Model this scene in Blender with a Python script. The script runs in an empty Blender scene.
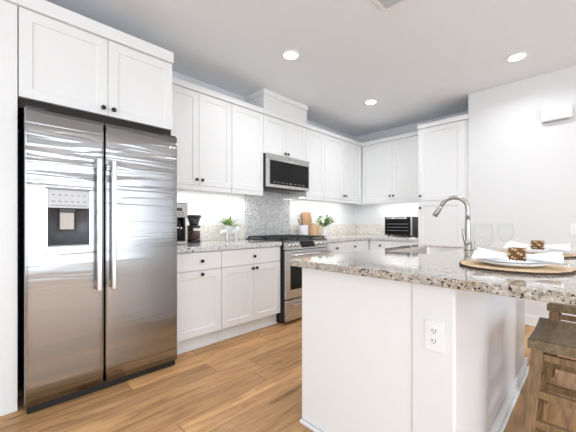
import bpy, bmesh, math, random
from mathutils import Vector, Matrix
random.seed(7)
PI = math.pi
SC = bpy.context.scene
COL = SC.collection

# ------------------------------------------------------------------ camera, world, lights, exposure
FPX, YAW, HORIZ, EYE = 301.2, 45.3, 223.45, 1.113
cd = bpy.data.cameras.new('camera'); cam = bpy.data.objects.new('camera', cd); COL.objects.link(cam)
cd.sensor_width = 36; cd.lens = FPX / 576 * 36; cd.shift_y = (HORIZ - 216) / 576; cd.clip_start = .02
cam.location = (0, 0, EYE); cam.rotation_euler = (PI / 2, 0, math.radians(YAW)); SC.camera = cam

w = bpy.data.worlds.new('world'); SC.world = w; w.use_nodes = True
bg = w.node_tree.nodes['Background']; bg.inputs[0].default_value = (.82, .91, 1, 1); bg.inputs[1].default_value = 1.25

def area(name, loc, rot, sx, sy, power, col=(1, 1, 1)):
    l = bpy.data.lights.new(name, 'AREA'); l.shape = 'RECTANGLE'; l.size = sx; l.size_y = sy; l.energy = power; l.color = col
    o = bpy.data.objects.new(name, l); COL.objects.link(o); o.location = loc; o.rotation_euler = rot
    return o
# daylight through the glazed openings of the right-hand and the rear wall
area('daylight_right', (3.55, .9, 1.25), (0, PI / 2, 0), 2.1, 3.4, 47, (.83, .92, 1))
area('daylight_rear', (.3, -2.75, 1.35), (PI / 2, 0, 0), 4.6, 1.9, 37, (.83, .92, 1))
DOWNLIGHT_W, UNDER_W = 3.2, 1.4
SC.view_settings.view_transform = 'Standard'; SC.view_settings.look = 'None'
SC.view_settings.gamma = 1; SC.view_settings.use_curve_mapping = False
SC.view_settings.exposure = 0.80

# ------------------------------------------------------------------ helpers
class MB:
    def __init__(s): s.bm = bmesh.new()
    def merge(s, t, mi=0, smooth=False):
        mp = {v: s.bm.verts.new(v.co) for v in t.verts}
        for f in t.faces:
            try: g = s.bm.faces.new([mp[v] for v in f.verts])
            except ValueError: continue
            g.material_index = mi; g.smooth = smooth or f.smooth
        t.free(); return s
    def box(s, x0, y0, z0, x1, y1, z1, bev=0, mi=0, M=None):
        t = bmesh.new(); bmesh.ops.create_cube(t, size=1)
        for v in t.verts:
            v.co = Vector(((x0 + x1) / 2 + v.co.x * (x1 - x0), (y0 + y1) / 2 + v.co.y * (y1 - y0), (z0 + z1) / 2 + v.co.z * (z1 - z0)))
        if bev: bmesh.ops.bevel(t, geom=list(t.edges), offset=bev, segments=2, affect='EDGES', profile=.5)
        if M is not None: bmesh.ops.transform(t, matrix=M, verts=t.verts)
        return s.merge(t, mi)
    def tube(s, pts, r, n=12, mi=0, cap=True, smooth=True):
        pts = [Vector(p) for p in pts]; rs = r if isinstance(r, (list, tuple)) else [r] * len(pts)
        rings = []; up = None
        for i, p in enumerate(pts):
            d = (pts[min(i + 1, len(pts) - 1)] - pts[max(i - 1, 0)]).normalized()
            if up is None: up = Vector((0, 0, 1)) if abs(d.z) < .9 else Vector((1, 0, 0))
            a = d.cross(up).normalized(); b = a.cross(d).normalized(); up = b
            rings.append([s.bm.verts.new(p + (a * math.cos(2 * PI * k / n) + b * math.sin(2 * PI * k / n)) * rs[i]) for k in range(n)])
        for A, B in zip(rings, rings[1:]):
            for k in range(n):
                f = s.bm.faces.new((A[k], A[(k + 1) % n], B[(k + 1) % n], B[k])); f.smooth = smooth; f.material_index = mi
        if cap:
            for R in (rings[0][::-1], rings[-1]):
                f = s.bm.faces.new(R); f.material_index = mi
        return s
    def bar(s, p0, p1, wx, wy, mi=0, bev=0):
        # square-section bar between two points, section sides wx (horizontal) and wy
        p0, p1 = Vector(p0), Vector(p1); d = p1 - p0; L = d.length; d.normalize()
        ref = Vector((0, 1, 0)) if abs(d.y) < .8 else Vector((1, 0, 0))
        a = ref.cross(d).normalized(); b = d.cross(a)
        M = Matrix((a, b, d)).transposed().to_4x4(); M.translation = (p0 + p1) / 2
        return s.box(-wx / 2, -wy / 2, -L / 2, wx / 2, wy / 2, L / 2, bev, mi, M)
    def lathe(s, prof, c=(0, 0, 0), n=32, mi=0, axis='z', smooth=True):
        c = Vector(c); rings = []
        def P(r, h, a):
            x, y = r * math.cos(a), r * math.sin(a)
            return c + (Vector((x, y, h)) if axis == 'z' else Vector((x, -h, y)) if axis == 'y' else Vector((h, x, y)))
        for r, h in prof:
            if r < 1e-6: rings.append([s.bm.verts.new(P(0, h, 0))])
            else: rings.append([s.bm.verts.new(P(r, h, 2 * PI * k / n)) for k in range(n)])
        for A, B in zip(rings, rings[1:]):
            for k in range(n):
                q = [A[k % len(A)], A[(k + 1) % n % len(A)], B[(k + 1) % n % len(B)], B[k % len(B)]]
                u = []
                for v in q:
                    if v not in u: u.append(v)
                if len(u) > 2:
                    f = s.bm.faces.new(u); f.smooth = smooth; f.material_index = mi
        return s
    def prism(s, poly, z0, z1, mi=0, axis='z', bev=0):
        t = bmesh.new()
        def P(a, b, h): return (a, b, h) if axis == 'z' else (a, h, b) if axis == 'y' else (h, a, b)
        lo = [t.verts.new(P(a, b, z0)) for a, b in poly]; hi = [t.verts.new(P(a, b, z1)) for a, b in poly]
        t.faces.new(lo[::-1]); t.faces.new(hi)
        for k in range(len(poly)): t.faces.new((lo[k], lo[(k + 1) % len(poly)], hi[(k + 1) % len(poly)], hi[k]))
        if bev: bmesh.ops.bevel(t, geom=list(t.edges), offset=bev, segments=2, affect='EDGES', profile=.5)
        return s.merge(t, mi)
    def sphere(s, c, r, sc=(1, 1, 1), mi=0, u=16, v=10):
        t = bmesh.new(); bmesh.ops.create_uvsphere(t, u_segments=u, v_segments=v, radius=r)
        for q in t.verts: q.co = Vector((q.co.x * sc[0] + c[0], q.co.y * sc[1] + c[1], q.co.z * sc[2] + c[2]))
        return s.merge(t, mi, True)
    def ringslab(s, xs, ys, holes, z0, z1, mi=0):
        V = {}
        def g(i, j, z): 
            k = (i, j, z)
            if k not in V: V[k] = s.bm.verts.new((xs[i], ys[j], z))
            return V[k]
        cells = {(i, j) for i in range(len(xs) - 1) for j in range(len(ys) - 1)} - set(holes)
        for i, j in cells:
            s.bm.faces.new((g(i, j, z1), g(i + 1, j, z1), g(i + 1, j + 1, z1), g(i, j + 1, z1)))
            s.bm.faces.new((g(i, j, z0), g(i, j + 1, z0), g(i + 1, j + 1, z0), g(i + 1, j, z0)))
            for di, dj, (a, b), (c, d) in ((0, -1, (0, 0), (1, 0)), (1, 0, (1, 0), (1, 1)), (0, 1, (1, 1), (0, 1)), (-1, 0, (0, 1), (0, 0))):
                if (i + di, j + dj) not in cells:
                    s.bm.faces.new((g(i + a, j + b, z0), g(i + c, j + d, z0), g(i + c, j + d, z1), g(i + a, j + b, z1)))
        return s
    def shaker(s, x0, z0, x1, z1, yf=0., th=.02, fr=.062, rec=.007, mi=0):
        a, b = fr, rec; c = .004
        ring = lambda e, y: [s.bm.verts.new(p) for p in ((x0 + e, y, z0 + e), (x1 - e, y, z0 + e), (x1 - e, y, z1 - e), (x0 + e, y, z1 - e))]
        R = [ring(0, yf + th), ring(0, yf + .0015), ring(.0015, yf), ring(a, yf), ring(a + c, yf + b)]
        for A, B in zip(R, R[1:]):
            for k in range(4): s.bm.faces.new((A[k], A[(k + 1) % 4], B[(k + 1) % 4], B[k]))
        s.bm.faces.new(R[-1]); s.bm.faces.new(R[0][::-1])
        for f in s.bm.faces: f.material_index = mi
        return s
    def build(s, name, mats, parent=None, norm=True):
        if norm: bmesh.ops.recalc_face_normals(s.bm, faces=list(s.bm.faces))
        me = bpy.data.meshes.new(name); s.bm.to_mesh(me); s.bm.free()
        for m in (mats if isinstance(mats, (list, tuple)) else [mats]): me.materials.append(m)
        o = bpy.data.objects.new(name, me); COL.objects.link(o)
        if parent: o.parent = parent
        return o

def tag(o, label, cat, group=None, kind=None):
    if label: o['label'] = label
    if cat: o['category'] = cat
    if group: o['group'] = group
    if kind: o['kind'] = kind
    return o
def thing(name, label, cat, loc=(0, 0, 0), rz=0, group=None):
    o = bpy.data.objects.new(name, None); COL.objects.link(o); o.empty_display_size = .05
    o.location = loc; o.rotation_euler = (0, 0, rz)
    return tag(o, label, cat, group)
def struct(name, mb, mats):
    o = mb.build(name, mats); o['kind'] = 'structure'; return o
def bevel_mod(o, w=.004, seg=2):
    m = o.modifiers.new('bevel', 'BEVEL'); m.width = w; m.segments = seg; m.limit_method = 'ANGLE'; m.angle_limit = math.radians(40); return o
def copy_tree(o, parent=None):
    c = o.copy(); COL.objects.link(c)
    if parent: c.parent = parent
    for ch in list(o.children): copy_tree(ch, c)
    return c

# ------------------------------------------------------------------ materials
def new_mat(name):
    m = bpy.data.materials.new(name); m.use_nodes = True; nt = m.node_tree
    return m, nt, nt.nodes['Principled BSDF']
def N(nt, typ, **kw):
    n = nt.nodes.new(typ)
    for k, v in kw.items():
        if k in n.inputs and not hasattr(n, k): n.inputs[k].default_value = v
        else: setattr(n, k, v)
    return n
def plain(name, col, rough=.5, metal=0, var=.03, scale=20, bump=0, **kw):
    m, nt, b = new_mat(name)
    tc = N(nt, 'ShaderNodeTexCoord'); no = N(nt, 'ShaderNodeTexNoise'); no.inputs['Scale'].default_value = scale; no.inputs['Detail'].default_value = 3
    nt.links.new(tc.outputs['Object'], no.inputs['Vector'])
    mx = N(nt, 'ShaderNodeMix', data_type='RGBA')
    mx.inputs[6].default_value = tuple(c * (1 - var) for c in col) + (1,); mx.inputs[7].default_value = tuple(min(1, c * (1 + var)) for c in col) + (1,)
    nt.links.new(no.outputs[0], mx.inputs[0]); nt.links.new(mx.outputs[2], b.inputs['Base Color'])
    b.inputs['Roughness'].default_value = rough; b.inputs['Metallic'].default_value = metal
    if bump:
        bp = N(nt, 'ShaderNodeBump'); bp.inputs['Strength'].default_value = bump; bp.inputs['Distance'].default_value = .002
        nt.links.new(no.outputs[0], bp.inputs['Height']); nt.links.new(bp.outputs[0], b.inputs['Normal'])
    for k, v in kw.items(): b.inputs[k.replace('_', ' ')].default_value = v
    return m
def emit(name, col, st):
    m, nt, b = new_mat(name); b.inputs['Base Color'].default_value = (.9, .9, .9, 1)
    b.inputs['Emission Color'].default_value = col + (1,); b.inputs['Emission Strength'].default_value = st; return m
def wood(name, c0, c1, rough=.45, scale=1., stretch=(1, 12, 12), contrast=(.3, .7)):
    m, nt, b = new_mat(name)
    tc = N(nt, 'ShaderNodeTexCoord'); mp = N(nt, 'ShaderNodeMapping'); mp.inputs['Scale'].default_value = tuple(s * scale for s in stretch)
    no = N(nt, 'ShaderNodeTexNoise'); no.inputs['Scale'].default_value = 5; no.inputs['Detail'].default_value = 6; no.inputs['Distortion'].default_value = .6
    cr = N(nt, 'ShaderNodeValToRGB'); cr.color_ramp.elements[0].position = contrast[0]; cr.color_ramp.elements[1].position = contrast[1]
    cr.color_ramp.elements[0].color = c0 + (1,); cr.color_ramp.elements[1].color = c1 + (1,)
    nt.links.new(tc.outputs['Object'], mp.inputs[0]); nt.links.new(mp.outputs[0], no.inputs['Vector']); nt.links.new(no.outputs[0], cr.inputs[0])
    nt.links.new(cr.outputs[0], b.inputs['Base Color']); b.inputs['Roughness'].default_value = rough
    return m
def granite(name, light, mid, tan, sc, specks):
    m, nt, b = new_mat(name); L = nt.links.new
    tc = N(nt, 'ShaderNodeTexCoord')
    n1 = N(nt, 'ShaderNodeTexNoise'); n1.inputs['Scale'].default_value = 34 * sc; n1.inputs['Detail'].default_value = 8; n1.inputs['Roughness'].default_value = .7
    n2 = N(nt, 'ShaderNodeTexNoise'); n2.inputs['Scale'].default_value = 9 * sc; n2.inputs['Detail'].default_value = 4
    L(tc.outputs['Object'], n1.inputs['Vector']); L(tc.outputs['Object'], n2.inputs['Vector'])
    r1 = N(nt, 'ShaderNodeValToRGB'); e = r1.color_ramp.elements
    e[0].position = .36; e[0].color = mid + (1,); e[1].position = .58; e[1].color = light + (1,)
    L(n1.outputs[0], r1.inputs[0])
    mt = N(nt, 'ShaderNodeMix', data_type='RGBA'); mt.inputs[7].default_value = tan + (1,)
    rt = N(nt, 'ShaderNodeValToRGB'); rt.color_ramp.elements[0].position = .5; rt.color_ramp.elements[1].position = .68; rt.color_ramp.elements[1].color = (.65, .65, .65, 1)
    L(n2.outputs[0], rt.inputs[0]); L(rt.outputs[0], mt.inputs[0]); L(r1.outputs[0], mt.inputs[6])
    cur = mt.outputs[2]
    for scale, thr, dist, col in specks:
        vo = N(nt, 'ShaderNodeTexVoronoi'); vo.inputs['Scale'].default_value = scale
        wv = N(nt, 'ShaderNodeVectorMath', operation='MULTIPLY_ADD'); wv.inputs[1].default_value = (.016, .016, .016)
        L(n1.outputs['Color'], wv.inputs[0]); L(tc.outputs['Object'], wv.inputs[2]); L(wv.outputs[0], vo.inputs['Vector'])
        sp = N(nt, 'ShaderNodeSeparateColor'); L(vo.outputs['Color'], sp.inputs[0])
        lt = N(nt, 'ShaderNodeMath', operation='LESS_THAN'); lt.inputs[1].default_value = thr; L(sp.outputs[0], lt.inputs[0])
        ld = N(nt, 'ShaderNodeMapRange'); ld.inputs[1].default_value = dist + .1; ld.inputs[2].default_value = dist - .1; L(vo.outputs['Distance'], ld.inputs[0])
        mu = N(nt, 'ShaderNodeMath', operation='MULTIPLY'); L(lt.outputs[0], mu.inputs[0]); L(ld.outputs[0], mu.inputs[1])
        mx = N(nt, 'ShaderNodeMix', data_type='RGBA'); mx.inputs[7].default_value = col + (1,)
        L(mu.outputs[0], mx.inputs[0]); L(cur, mx.inputs[6]); cur = mx.outputs[2]
    L(cur, b.inputs['Base Color']); b.inputs['Roughness'].default_value = .06
    b.inputs['Coat Weight'].default_value = .3; b.inputs['Coat Roughness'].default_value = .05
    return m
def steel(name, col, rough, aniso=0., wave=0., rot=.25):
    m, nt, b = new_mat(name); L = nt.links.new
    b.inputs['Base Color'].default_value = col + (1,); b.inputs['Metallic'].default_value = 1; b.inputs['Roughness'].default_value = rough
    tc = N(nt, 'ShaderNodeTexCoord')
    if aniso:
        b.inputs['Anisotropic'].default_value = aniso
        tg = N(nt, 'ShaderNodeCombineXYZ'); tg.inputs[1].default_value = 1; L(tg.outputs[0], b.inputs['Tangent']); b.inputs['Anisotropic Rotation'].default_value = rot
    if wave:
        mp = N(nt, 'ShaderNodeMapping'); mp.inputs['Scale'].default_value = (.75, 1, 12); L(tc.outputs['Object'], mp.inputs[0])
        no = N(nt, 'ShaderNodeTexNoise'); no.inputs['Scale'].default_value = 1.5; no.inputs['Detail'].default_value = 1.5; no.inputs['Distortion'].default_value = .8; L(mp.outputs[0], no.inputs['Vector'])
        bp = N(nt, 'ShaderNodeBump'); bp.inputs['Strength'].default_value = 1; bp.inputs['Distance'].default_value = wave
        sz = N(nt, 'ShaderNodeSeparateXYZ'); L(tc.outputs['Object'], sz.inputs[0])
        wm = N(nt, 'ShaderNodeMapRange'); wm.inputs[1].default_value = .9; wm.inputs[2].default_value = 1.5; wm.inputs[3].default_value = .08; wm.inputs[4].default_value = 1.; L(sz.outputs[2], wm.inputs[0])   # the sheet is waviest towards the door top
        L(wm.outputs[0], bp.inputs['Strength'])
        L(no.outputs[0], bp.inputs['Height']); L(bp.outputs[0], b.inputs['Normal'])
    mp2 = N(nt, 'ShaderNodeMapping'); mp2.inputs['Scale'].default_value = (1, 1, 600) if not aniso else (3, 3, 300); L(tc.outputs['Object'], mp2.inputs[0])
    n2 = N(nt, 'ShaderNodeTexNoise'); n2.inputs['Scale'].default_value = 1; L(mp2.outputs[0], n2.inputs['Vector'])
    mr = N(nt, 'ShaderNodeMapRange'); mr.inputs[3].default_value = rough * .85; mr.inputs[4].default_value = rough * 1.15; L(n2.outputs[0], mr.inputs[0]); L(mr.outputs[0], b.inputs['Roughness'])
    return m
def floor_mat():
    m, nt, b = new_mat('oak_planks'); L = nt.links.new
    tc = N(nt, 'ShaderNodeTexCoord'); sx = N(nt, 'ShaderNodeSeparateXYZ'); L(tc.outputs['Object'], sx.inputs[0])
    def M(op, a, bb=None, c=None):
        n = N(nt, 'ShaderNodeMath', operation=op)
        for i, v in enumerate((a, bb, c)):
            if v is None: continue
            if isinstance(v, (int, float)): n.inputs[i].default_value = v
            else: L(v, n.inputs[i])
        return n.outputs[0]
    PW, PL = .18, 1.22
    u = M('DIVIDE', sx.outputs[0], PW); row = M('FLOOR', u); fu = M('SUBTRACT', u, row)
    wn = N(nt, 'ShaderNodeTexWhiteNoise', noise_dimensions='1D'); L(row, wn.inputs['W'])
    v = M('ADD', M('DIVIDE', sx.outputs[1], PL), M('MULTIPLY', wn.outputs[0], 7.3)); colm = M('FLOOR', v); fv = M('SUBTRACT', v, colm)
    cx = N(nt, 'ShaderNodeCombineXYZ'); L(row, cx.inputs[0]); L(colm, cx.inputs[1])
    w2 = N(nt, 'ShaderNodeTexWhiteNoise', noise_dimensions='3D'); L(cx.outputs[0], w2.inputs['Vector'])
    # grain
    off = N(nt, 'ShaderNodeVectorMath', operation='MULTIPLY_ADD'); L(w2.outputs['Color'], off.inputs[0]); off.inputs[1].default_value = (9, 9, 9); L(tc.outputs['Object'], off.inputs[2])
    mp = N(nt, 'ShaderNodeMapping'); mp.inputs['Scale'].default_value = (9, .9, 1); L(off.outputs[0], mp.inputs[0])
    no = N(nt, 'ShaderNodeTexNoise'); no.inputs['Scale'].default_value = 2.2; no.inputs['Detail'].default_value = 7; no.inputs['Roughness'].default_value = .62; no.inputs['Distortion'].default_value = 1.1; L(mp.outputs[0], no.inputs['Vector'])
    cr = N(nt, 'ShaderNodeValToRGB'); e = cr.color_ramp.elements
    e[0].position = .28; e[0].color = (.25, .122, .052, 1); e[1].position = .7; e[1].color = (.64, .375, .175, 1)
    k = e.new(.48); k.color = (.485, .265, .115, 1)
    L(no.outputs[0], cr.inputs[0])
    hs = N(nt, 'ShaderNodeHueSaturation'); L(cr.outputs[0], hs.inputs['Color'])
    L(M('MULTIPLY_ADD', w2.outputs[0], .42, .82), hs.inputs['Value'])
    # knots
    vo = N(nt, 'ShaderNodeTexVoronoi'); vo.inputs['Scale'].default_value = 1.0; mk = N(nt, 'ShaderNodeMapping'); mk.inputs['Scale'].default_value = (6, 1.6, 1); L(off.outputs[0], mk.inputs[0]); L(mk.outputs[0], vo.inputs['Vector'])
    kn = N(nt, 'ShaderNodeMapRange'); kn.inputs[1].default_value = .10; kn.inputs[2].default_value = .03; L(vo.outputs['Distance'], kn.inputs[0])
    sc_ = N(nt, 'ShaderNodeSeparateColor'); L(vo.outputs['Color'], sc_.inputs[0])
    kf = M('MULTIPLY', kn.outputs[0], M('LESS_THAN', sc_.outputs[0], .3))
    mk2 = N(nt, 'ShaderNodeMix', data_type='RGBA'); mk2.inputs[7].default_value = (.13, .06, .025, 1); L(M('MULTIPLY', kf, .75), mk2.inputs[0]); L(hs.outputs[0], mk2.inputs[6])
    # joints
    ju = M('MINIMUM', fu, M('SUBTRACT', 1., fu)); jv = M('MINIMUM', fv, M('SUBTRACT', 1., fv))
    g = M('MAXIMUM', M('LESS_THAN', ju, .011), M('LESS_THAN', jv, .0022))
    mj = N(nt, 'ShaderNodeMix', data_type='RGBA'); mj.inputs[7].default_value = (.17, .085, .035, 1); L(M('MULTIPLY', g, .8), mj.inputs[0]); L(mk2.outputs[2], mj.inputs[6])
    L(mj.outputs[2], b.inputs['Base Color']); b.inputs['Roughness'].default_value = .42
    b.inputs['Specular IOR Level'].default_value = .35
    bp = N(nt, 'ShaderNodeBump'); bp.inputs['Strength'].default_value = .3; bp.inputs['Distance'].default_value = .001; L(M('SUBTRACT', 1., g), bp.inputs['Height']); L(bp.outputs[0], b.inputs['Normal'])
    return m

M_WALL = plain('wall_paint', (.765, .765, .765), .6, var=.01, scale=60)
M_CEIL = plain('ceiling_paint', (.83, .86, .89), .8, var=.01, scale=60)
M_CAB = plain('cabinet_paint', (.83, .83, .825), .38, var=.008, scale=8)
M_TRIM = plain('trim_paint', (.84, .84, .84), .4, var=.008, scale=8)
M_PANEL = plain('island_paint', (.80, .80, .81), .32, var=.01, scale=6)
M_FLOOR = floor_mat()
M_GRAN = granite('granite_warm', (.54, .49, .43), (.27, .235, .195), (.40, .31, .22), 1.15, ((95, .16, .5, (.045, .032, .026)), (190, .18, .5, (.08, .065, .055)), (160, .08, .5, (.70, .68, .64))))
M_GRANG = granite('granite_grey', (.70, .70, .695), (.46, .46, .46), (.62, .59, .55), .8, ((60, .06, .5, (.08, .06, .05)), (150, .12, .5, (.25, .24, .24)), (110, .12, .5, (.82, .81, .80))))
M_GRANW = granite('granite_cream', (.80, .77, .70), (.62, .58, .51), (.68, .61, .51), .8, ((70, .03, .5, (.2, .15, .1)), (150, .03, .5, (.42, .38, .34)), (110, .12, .5, (.86, .84, .80))))
M_STEEL = steel('brushed_steel_door', (.40, .40, .405), .19, .85, .0085, 0.)
M_STEEL2 = steel('brushed_steel', (.60, .595, .58), .28)
M_HANDLE = steel('satin_handle_steel', (.68, .68, .69), .2)
M_NICKEL = steel('brushed_nickel', (.46, .435, .41), .36)
M_SINK = steel('sink_steel', (.62, .585, .54), .33)
M_BLACK = plain('black_enamel', (.012, .012, .013), .35, var=.1)
M_KNOB = plain('matte_black_knob', (.012, .011, .011), .45, var=.1)
M_GLOSSB = plain('black_glass', (.012, .011, .011), .08, var=.1, Specular_IOR_Level=.2)
M_IRON = plain('cast_iron', (.02, .02, .021), .6, var=.2, bump=.4, scale=200)
M_DARK = plain('dark_grey_plastic', (.05, .05, .055), .4, var=.1)
M_GREY = plain('grey_plastic', (.33, .34, .36), .4, var=.05)
M_PALE = plain('pale_grey_plastic', (.62, .63, .64), .35, var=.04, scale=90)
M_CER = plain('white_ceramic', (.85, .85, .85), .12, var=.01)
M_LINEN = plain('white_linen', (.84, .84, .85), .85, var=.03, scale=300, bump=.3)
M_PLAST = plain('white_plastic', (.84, .84, .83), .3, var=.01)
M_SLOT = plain('dark_slot', (.03, .03, .03), .6)
M_LEAF = plain('green_leaf', (.13, .27, .05), .5, var=.45, scale=40)
M_LEAFP = plain('pale_green_leaf', (.34, .48, .16), .5, var=.4, scale=40)
M_SOIL = plain('potting_soil', (.05, .035, .02), .9, var=.4, scale=200)
M_BOARD = wood('acacia_board', (.31, .17, .085), (.50, .30, .165), .5, 1, (8, 8, 1))
M_BIRCH = wood('pale_birch', (.56, .37, .20), (.70, .50, .30), .5, 1, (8, 8, 1))
M_SPOON = wood('spoon_wood', (.22, .12, .06), (.32, .19, .1), .5)
M_STOOL = wood('weathered_oak', (.115, .078, .04), (.25, .18, .10), .5, 1.2, (12, 2.0, 12))
M_LEG = wood('stained_oak', (.14, .083, .035), (.29, .18, .085), .5, 1.2, (12, 12, 1.5))
M_MAT = wood('placemat_wood', (.56, .39, .23), (.72, .53, .34), .6, 1, (7, 7, 7), (.35, .65))
M_BARK = plain('bark_edge', (.06, .035, .02), .8, var=.8, scale=60)
M_BEAD = plain('brown_bead', (.20, .09, .03), .4, var=.5, scale=120)
M_BEADP = plain('pale_bead', (.66, .47, .28), .4, var=.2, scale=120)
M_COFFEE = plain('coffee_beans', (.07, .03, .022), .5, var=.5, scale=150)
M_GLASS, nt_, b_ = new_mat('clear_glass')
tr_ = N(nt_, 'ShaderNodeBsdfTransparent'); tr_.inputs[0].default_value = (.985, .99, .99, 1)
gl_ = N(nt_, 'ShaderNodeBsdfGlossy'); gl_.inputs['Roughness'].default_value = .02
lw_ = N(nt_, 'ShaderNodeLayerWeight'); lw_.inputs[0].default_value = .22
mx_ = N(nt_, 'ShaderNodeMixShader'); ge_ = N(nt_, 'ShaderNodeNewGeometry'); ma_ = N(nt_, 'ShaderNodeMath', operation='SUBTRACT'); ma_.inputs[0].default_value = 1; nt_.links.new(ge_.outputs['Backfacing'], ma_.inputs[1])
mb_ = N(nt_, 'ShaderNodeMath', operation='MULTIPLY'); nt_.links.new(lw_.outputs['Fresnel'], mb_.inputs[0]); nt_.links.new(ma_.outputs[0], mb_.inputs[1]); nt_.links.new(mb_.outputs[0], mx_.inputs[0]); nt_.links.new(tr_.outputs[0], mx_.inputs[1]); nt_.links.new(gl_.outputs[0], mx_.inputs[2])
nt_.links.new(mx_.outputs[0], nt_.nodes['Material Output'].inputs[0]); nt_.nodes.remove(b_)
M_LAMP = emit('lamp_diffuser', (1, 1, 1), 14)
M_STRIP = emit('led_strip', (1, .98, .95), 7)
M_DISP = emit('display_glow', (.55, .75, .9), .25)

# ------------------------------------------------------------------ the setting
XL, YB, YS, ZC = -3.084, 4.80, 4.203, 2.707          # left wall, back wall, stub wall, ceiling
XR, YF = 3.4, -2.6
struct('floor', MB().box(XL - .1, YF - .1, -.06, XR + .1, YB + .1, 0), M_FLOOR)
struct('ceiling', MB().box(XL - .1, YF - .1, ZC, XR + .1, YB + .1, ZC + .1), M_CEIL)
struct('wall_left', MB().box(XL - .1, YF - .1, 0, XL, YB + .1, ZC), M_WALL)
struct('wall_back', MB().box(XL, YB, 0, XR + .1, YB + .1, ZC), M_WALL)
struct('wall_dining', MB().box(-1.078, YS, 0, XR, YB, ZC), M_WALL)      # the plain wall beside the pantry
def holed_wall(name, axis, pos, th, a0, a1, b0, b1, h0, h1):
    mb = MB()
    def bx(p, q, z0, z1):
        if axis == 'x': mb.box(pos, p, z0, pos + th, q, z1)
        else: mb.box(p, pos, z0, q, pos + th, z1)
    bx(a0, b0, 0, ZC); bx(b1, a1, 0, ZC); bx(b0, b1, h1, ZC)
    if h0 > 0: bx(b0, b1, 0, h0)
    return struct(name, mb, M_WALL)
holed_wall('wall_right', 'x', XR, .1, YF - .1, YB, -.8, 2.6, .15, 2.35)
holed_wall('wall_rear', 'y', YF - .1, .1, XL, XR, -2.0, 2.6, .4, 2.3)
def frame(name, axis, pos, b0, b1, h0, h1, n):
    mb = MB()
    def bx(p, q, z0, z1):
        if axis == 'x': mb.box(pos - .015, p, z0, pos + .06, q, z1, .003)
        else: mb.box(p, pos - .06, z0, q, pos + .015, z1, .003)
    bx(b0, b1, h0, h0 + .06); bx(b0, b1, h1 - .06, h1)
    for k in range(n + 1):
        c = b0 + (b1 - b0) * k / n; c = min(max(c, b0 + .03), b1 - .03); bx(c - .03, c + .03, h0 + .06, h1 - .06)
    struct(name, mb, M_TRIM)
frame('window_1', 'x', XR, -.8, 2.6, .15, 2.35, 3)
frame('window_2', 'y', YF, -2.0, 2.6, .4, 2.3, 4)
struct('baseboard_dining', MB().box(-1.076, YS - .014, 0, XR, YS - .0005, .11, .003).box(-1.076, YS - .022, 0, XR, YS - .014, .02, .002), M_TRIM)

# cornice boards that cap the cabinets (continuous runs)
def cornice(name, mb): return struct(name, mb, M_TRIM)
XU, YU, XFC, XBF = -2.735, 4.457, -2.40, -2.415        # upper door plane, back upper door plane, over-fridge door plane, base door plane
Z_UB, Z_UT = 1.488, 2.405
mb = MB(); mb.box(XL + .002, 1.060, Z_UT + .004, XU + .016, YB - .002, Z_UT + .062, .003)
mb.box(XU + .017, YU - .016, Z_UT + .004, -1.70, YB - .002, Z_UT + .062, .003)
cornice('trim_1', mb)
cornice('trim_2', MB().box(XL + .002, -1.0, Z_UT + .004, XFC + .022, 1.056, Z_UT + .088, .003))
cornice('trim_3', MB().box(-1.696, YS - .018, Z_UT + .004, -1.081, YB - .002, Z_UT + .062, .003))

# ------------------------------------------------------------------ cabinets (built facing -y: x to the right, y into the depth)
RL, RB = PI / 2, 0.
kmb = MB(); kmb.lathe([(0, .0), (.007, .0), (.007, .012), (.0125, .014), (.0155, .019), (.0155, .025), (.012, .029), (0, .03)], n=20, axis='y')
KNOB = kmb.build('knob', M_KNOB); KM = KNOB.data; bpy.data.objects.remove(KNOB)
def knob(parent, x, z, y=0.):
    o = bpy.data.objects.new('knob', KM); COL.objects.link(o); o.parent = parent; o.location = (x, y, z); return o
def cabinet(name, label, loc, rz, w, z0, z1, depth, doors, drawers=(), group=None, toe=0, rail=0, x_in=0.):
    t = thing(name, label, 'cabinet', loc, rz, group)
    mb = MB(); g = .0015
    mb.box(g + x_in, .0205, z0, w - g, depth, z1)
    if toe: mb.box(g, .065, 0.001, w - g, depth, z0)
    mb.build('body', M_CAB, t)
    if toe:
        MB().box(g, .052, .001, w - g, .0648, .016, .003).build('toe_moulding', M_TRIM, t)
    if rail: MB().box(g, .004, z0 - rail, w - g, .024, z0 - .001, .002).build('light_rail', M_CAB, t)
    for x0, x1, a, b, knobs in doors:
        d = MB().shaker(x0 + g, a, x1 - g, b).build('door', M_CAB, t)
        for kx, kz in knobs: knob(d, kx, kz)
    for x0, x1, a, b, knobs in drawers:
        d = MB().box(x0 + g, 0, a, x1 - g, .02, b, .002).build('drawer', M_CAB, t)
        for kx, kz in knobs: knob(d, kx, kz)
    return t
GW, GB = 'white shaker wall cabinets', 'white shaker base cabinets'
UD = XU - XL - .003
def wall_cab(label, loc, rz, w, doors, z0=Z_UB, z1=Z_UT, d=UD, rail=.048, x_in=0.):
    return cabinet('wall_cabinet', label, loc, rz, w, z0, z1, d, doors, (), GW, 0, rail, x_in)
def pair(w, s, z0, z1, kz, off=.03): return [(0, s, z0, z1, [(s - off, kz)]), (s, w, z0, z1, [(s + off, kz)])]

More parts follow.
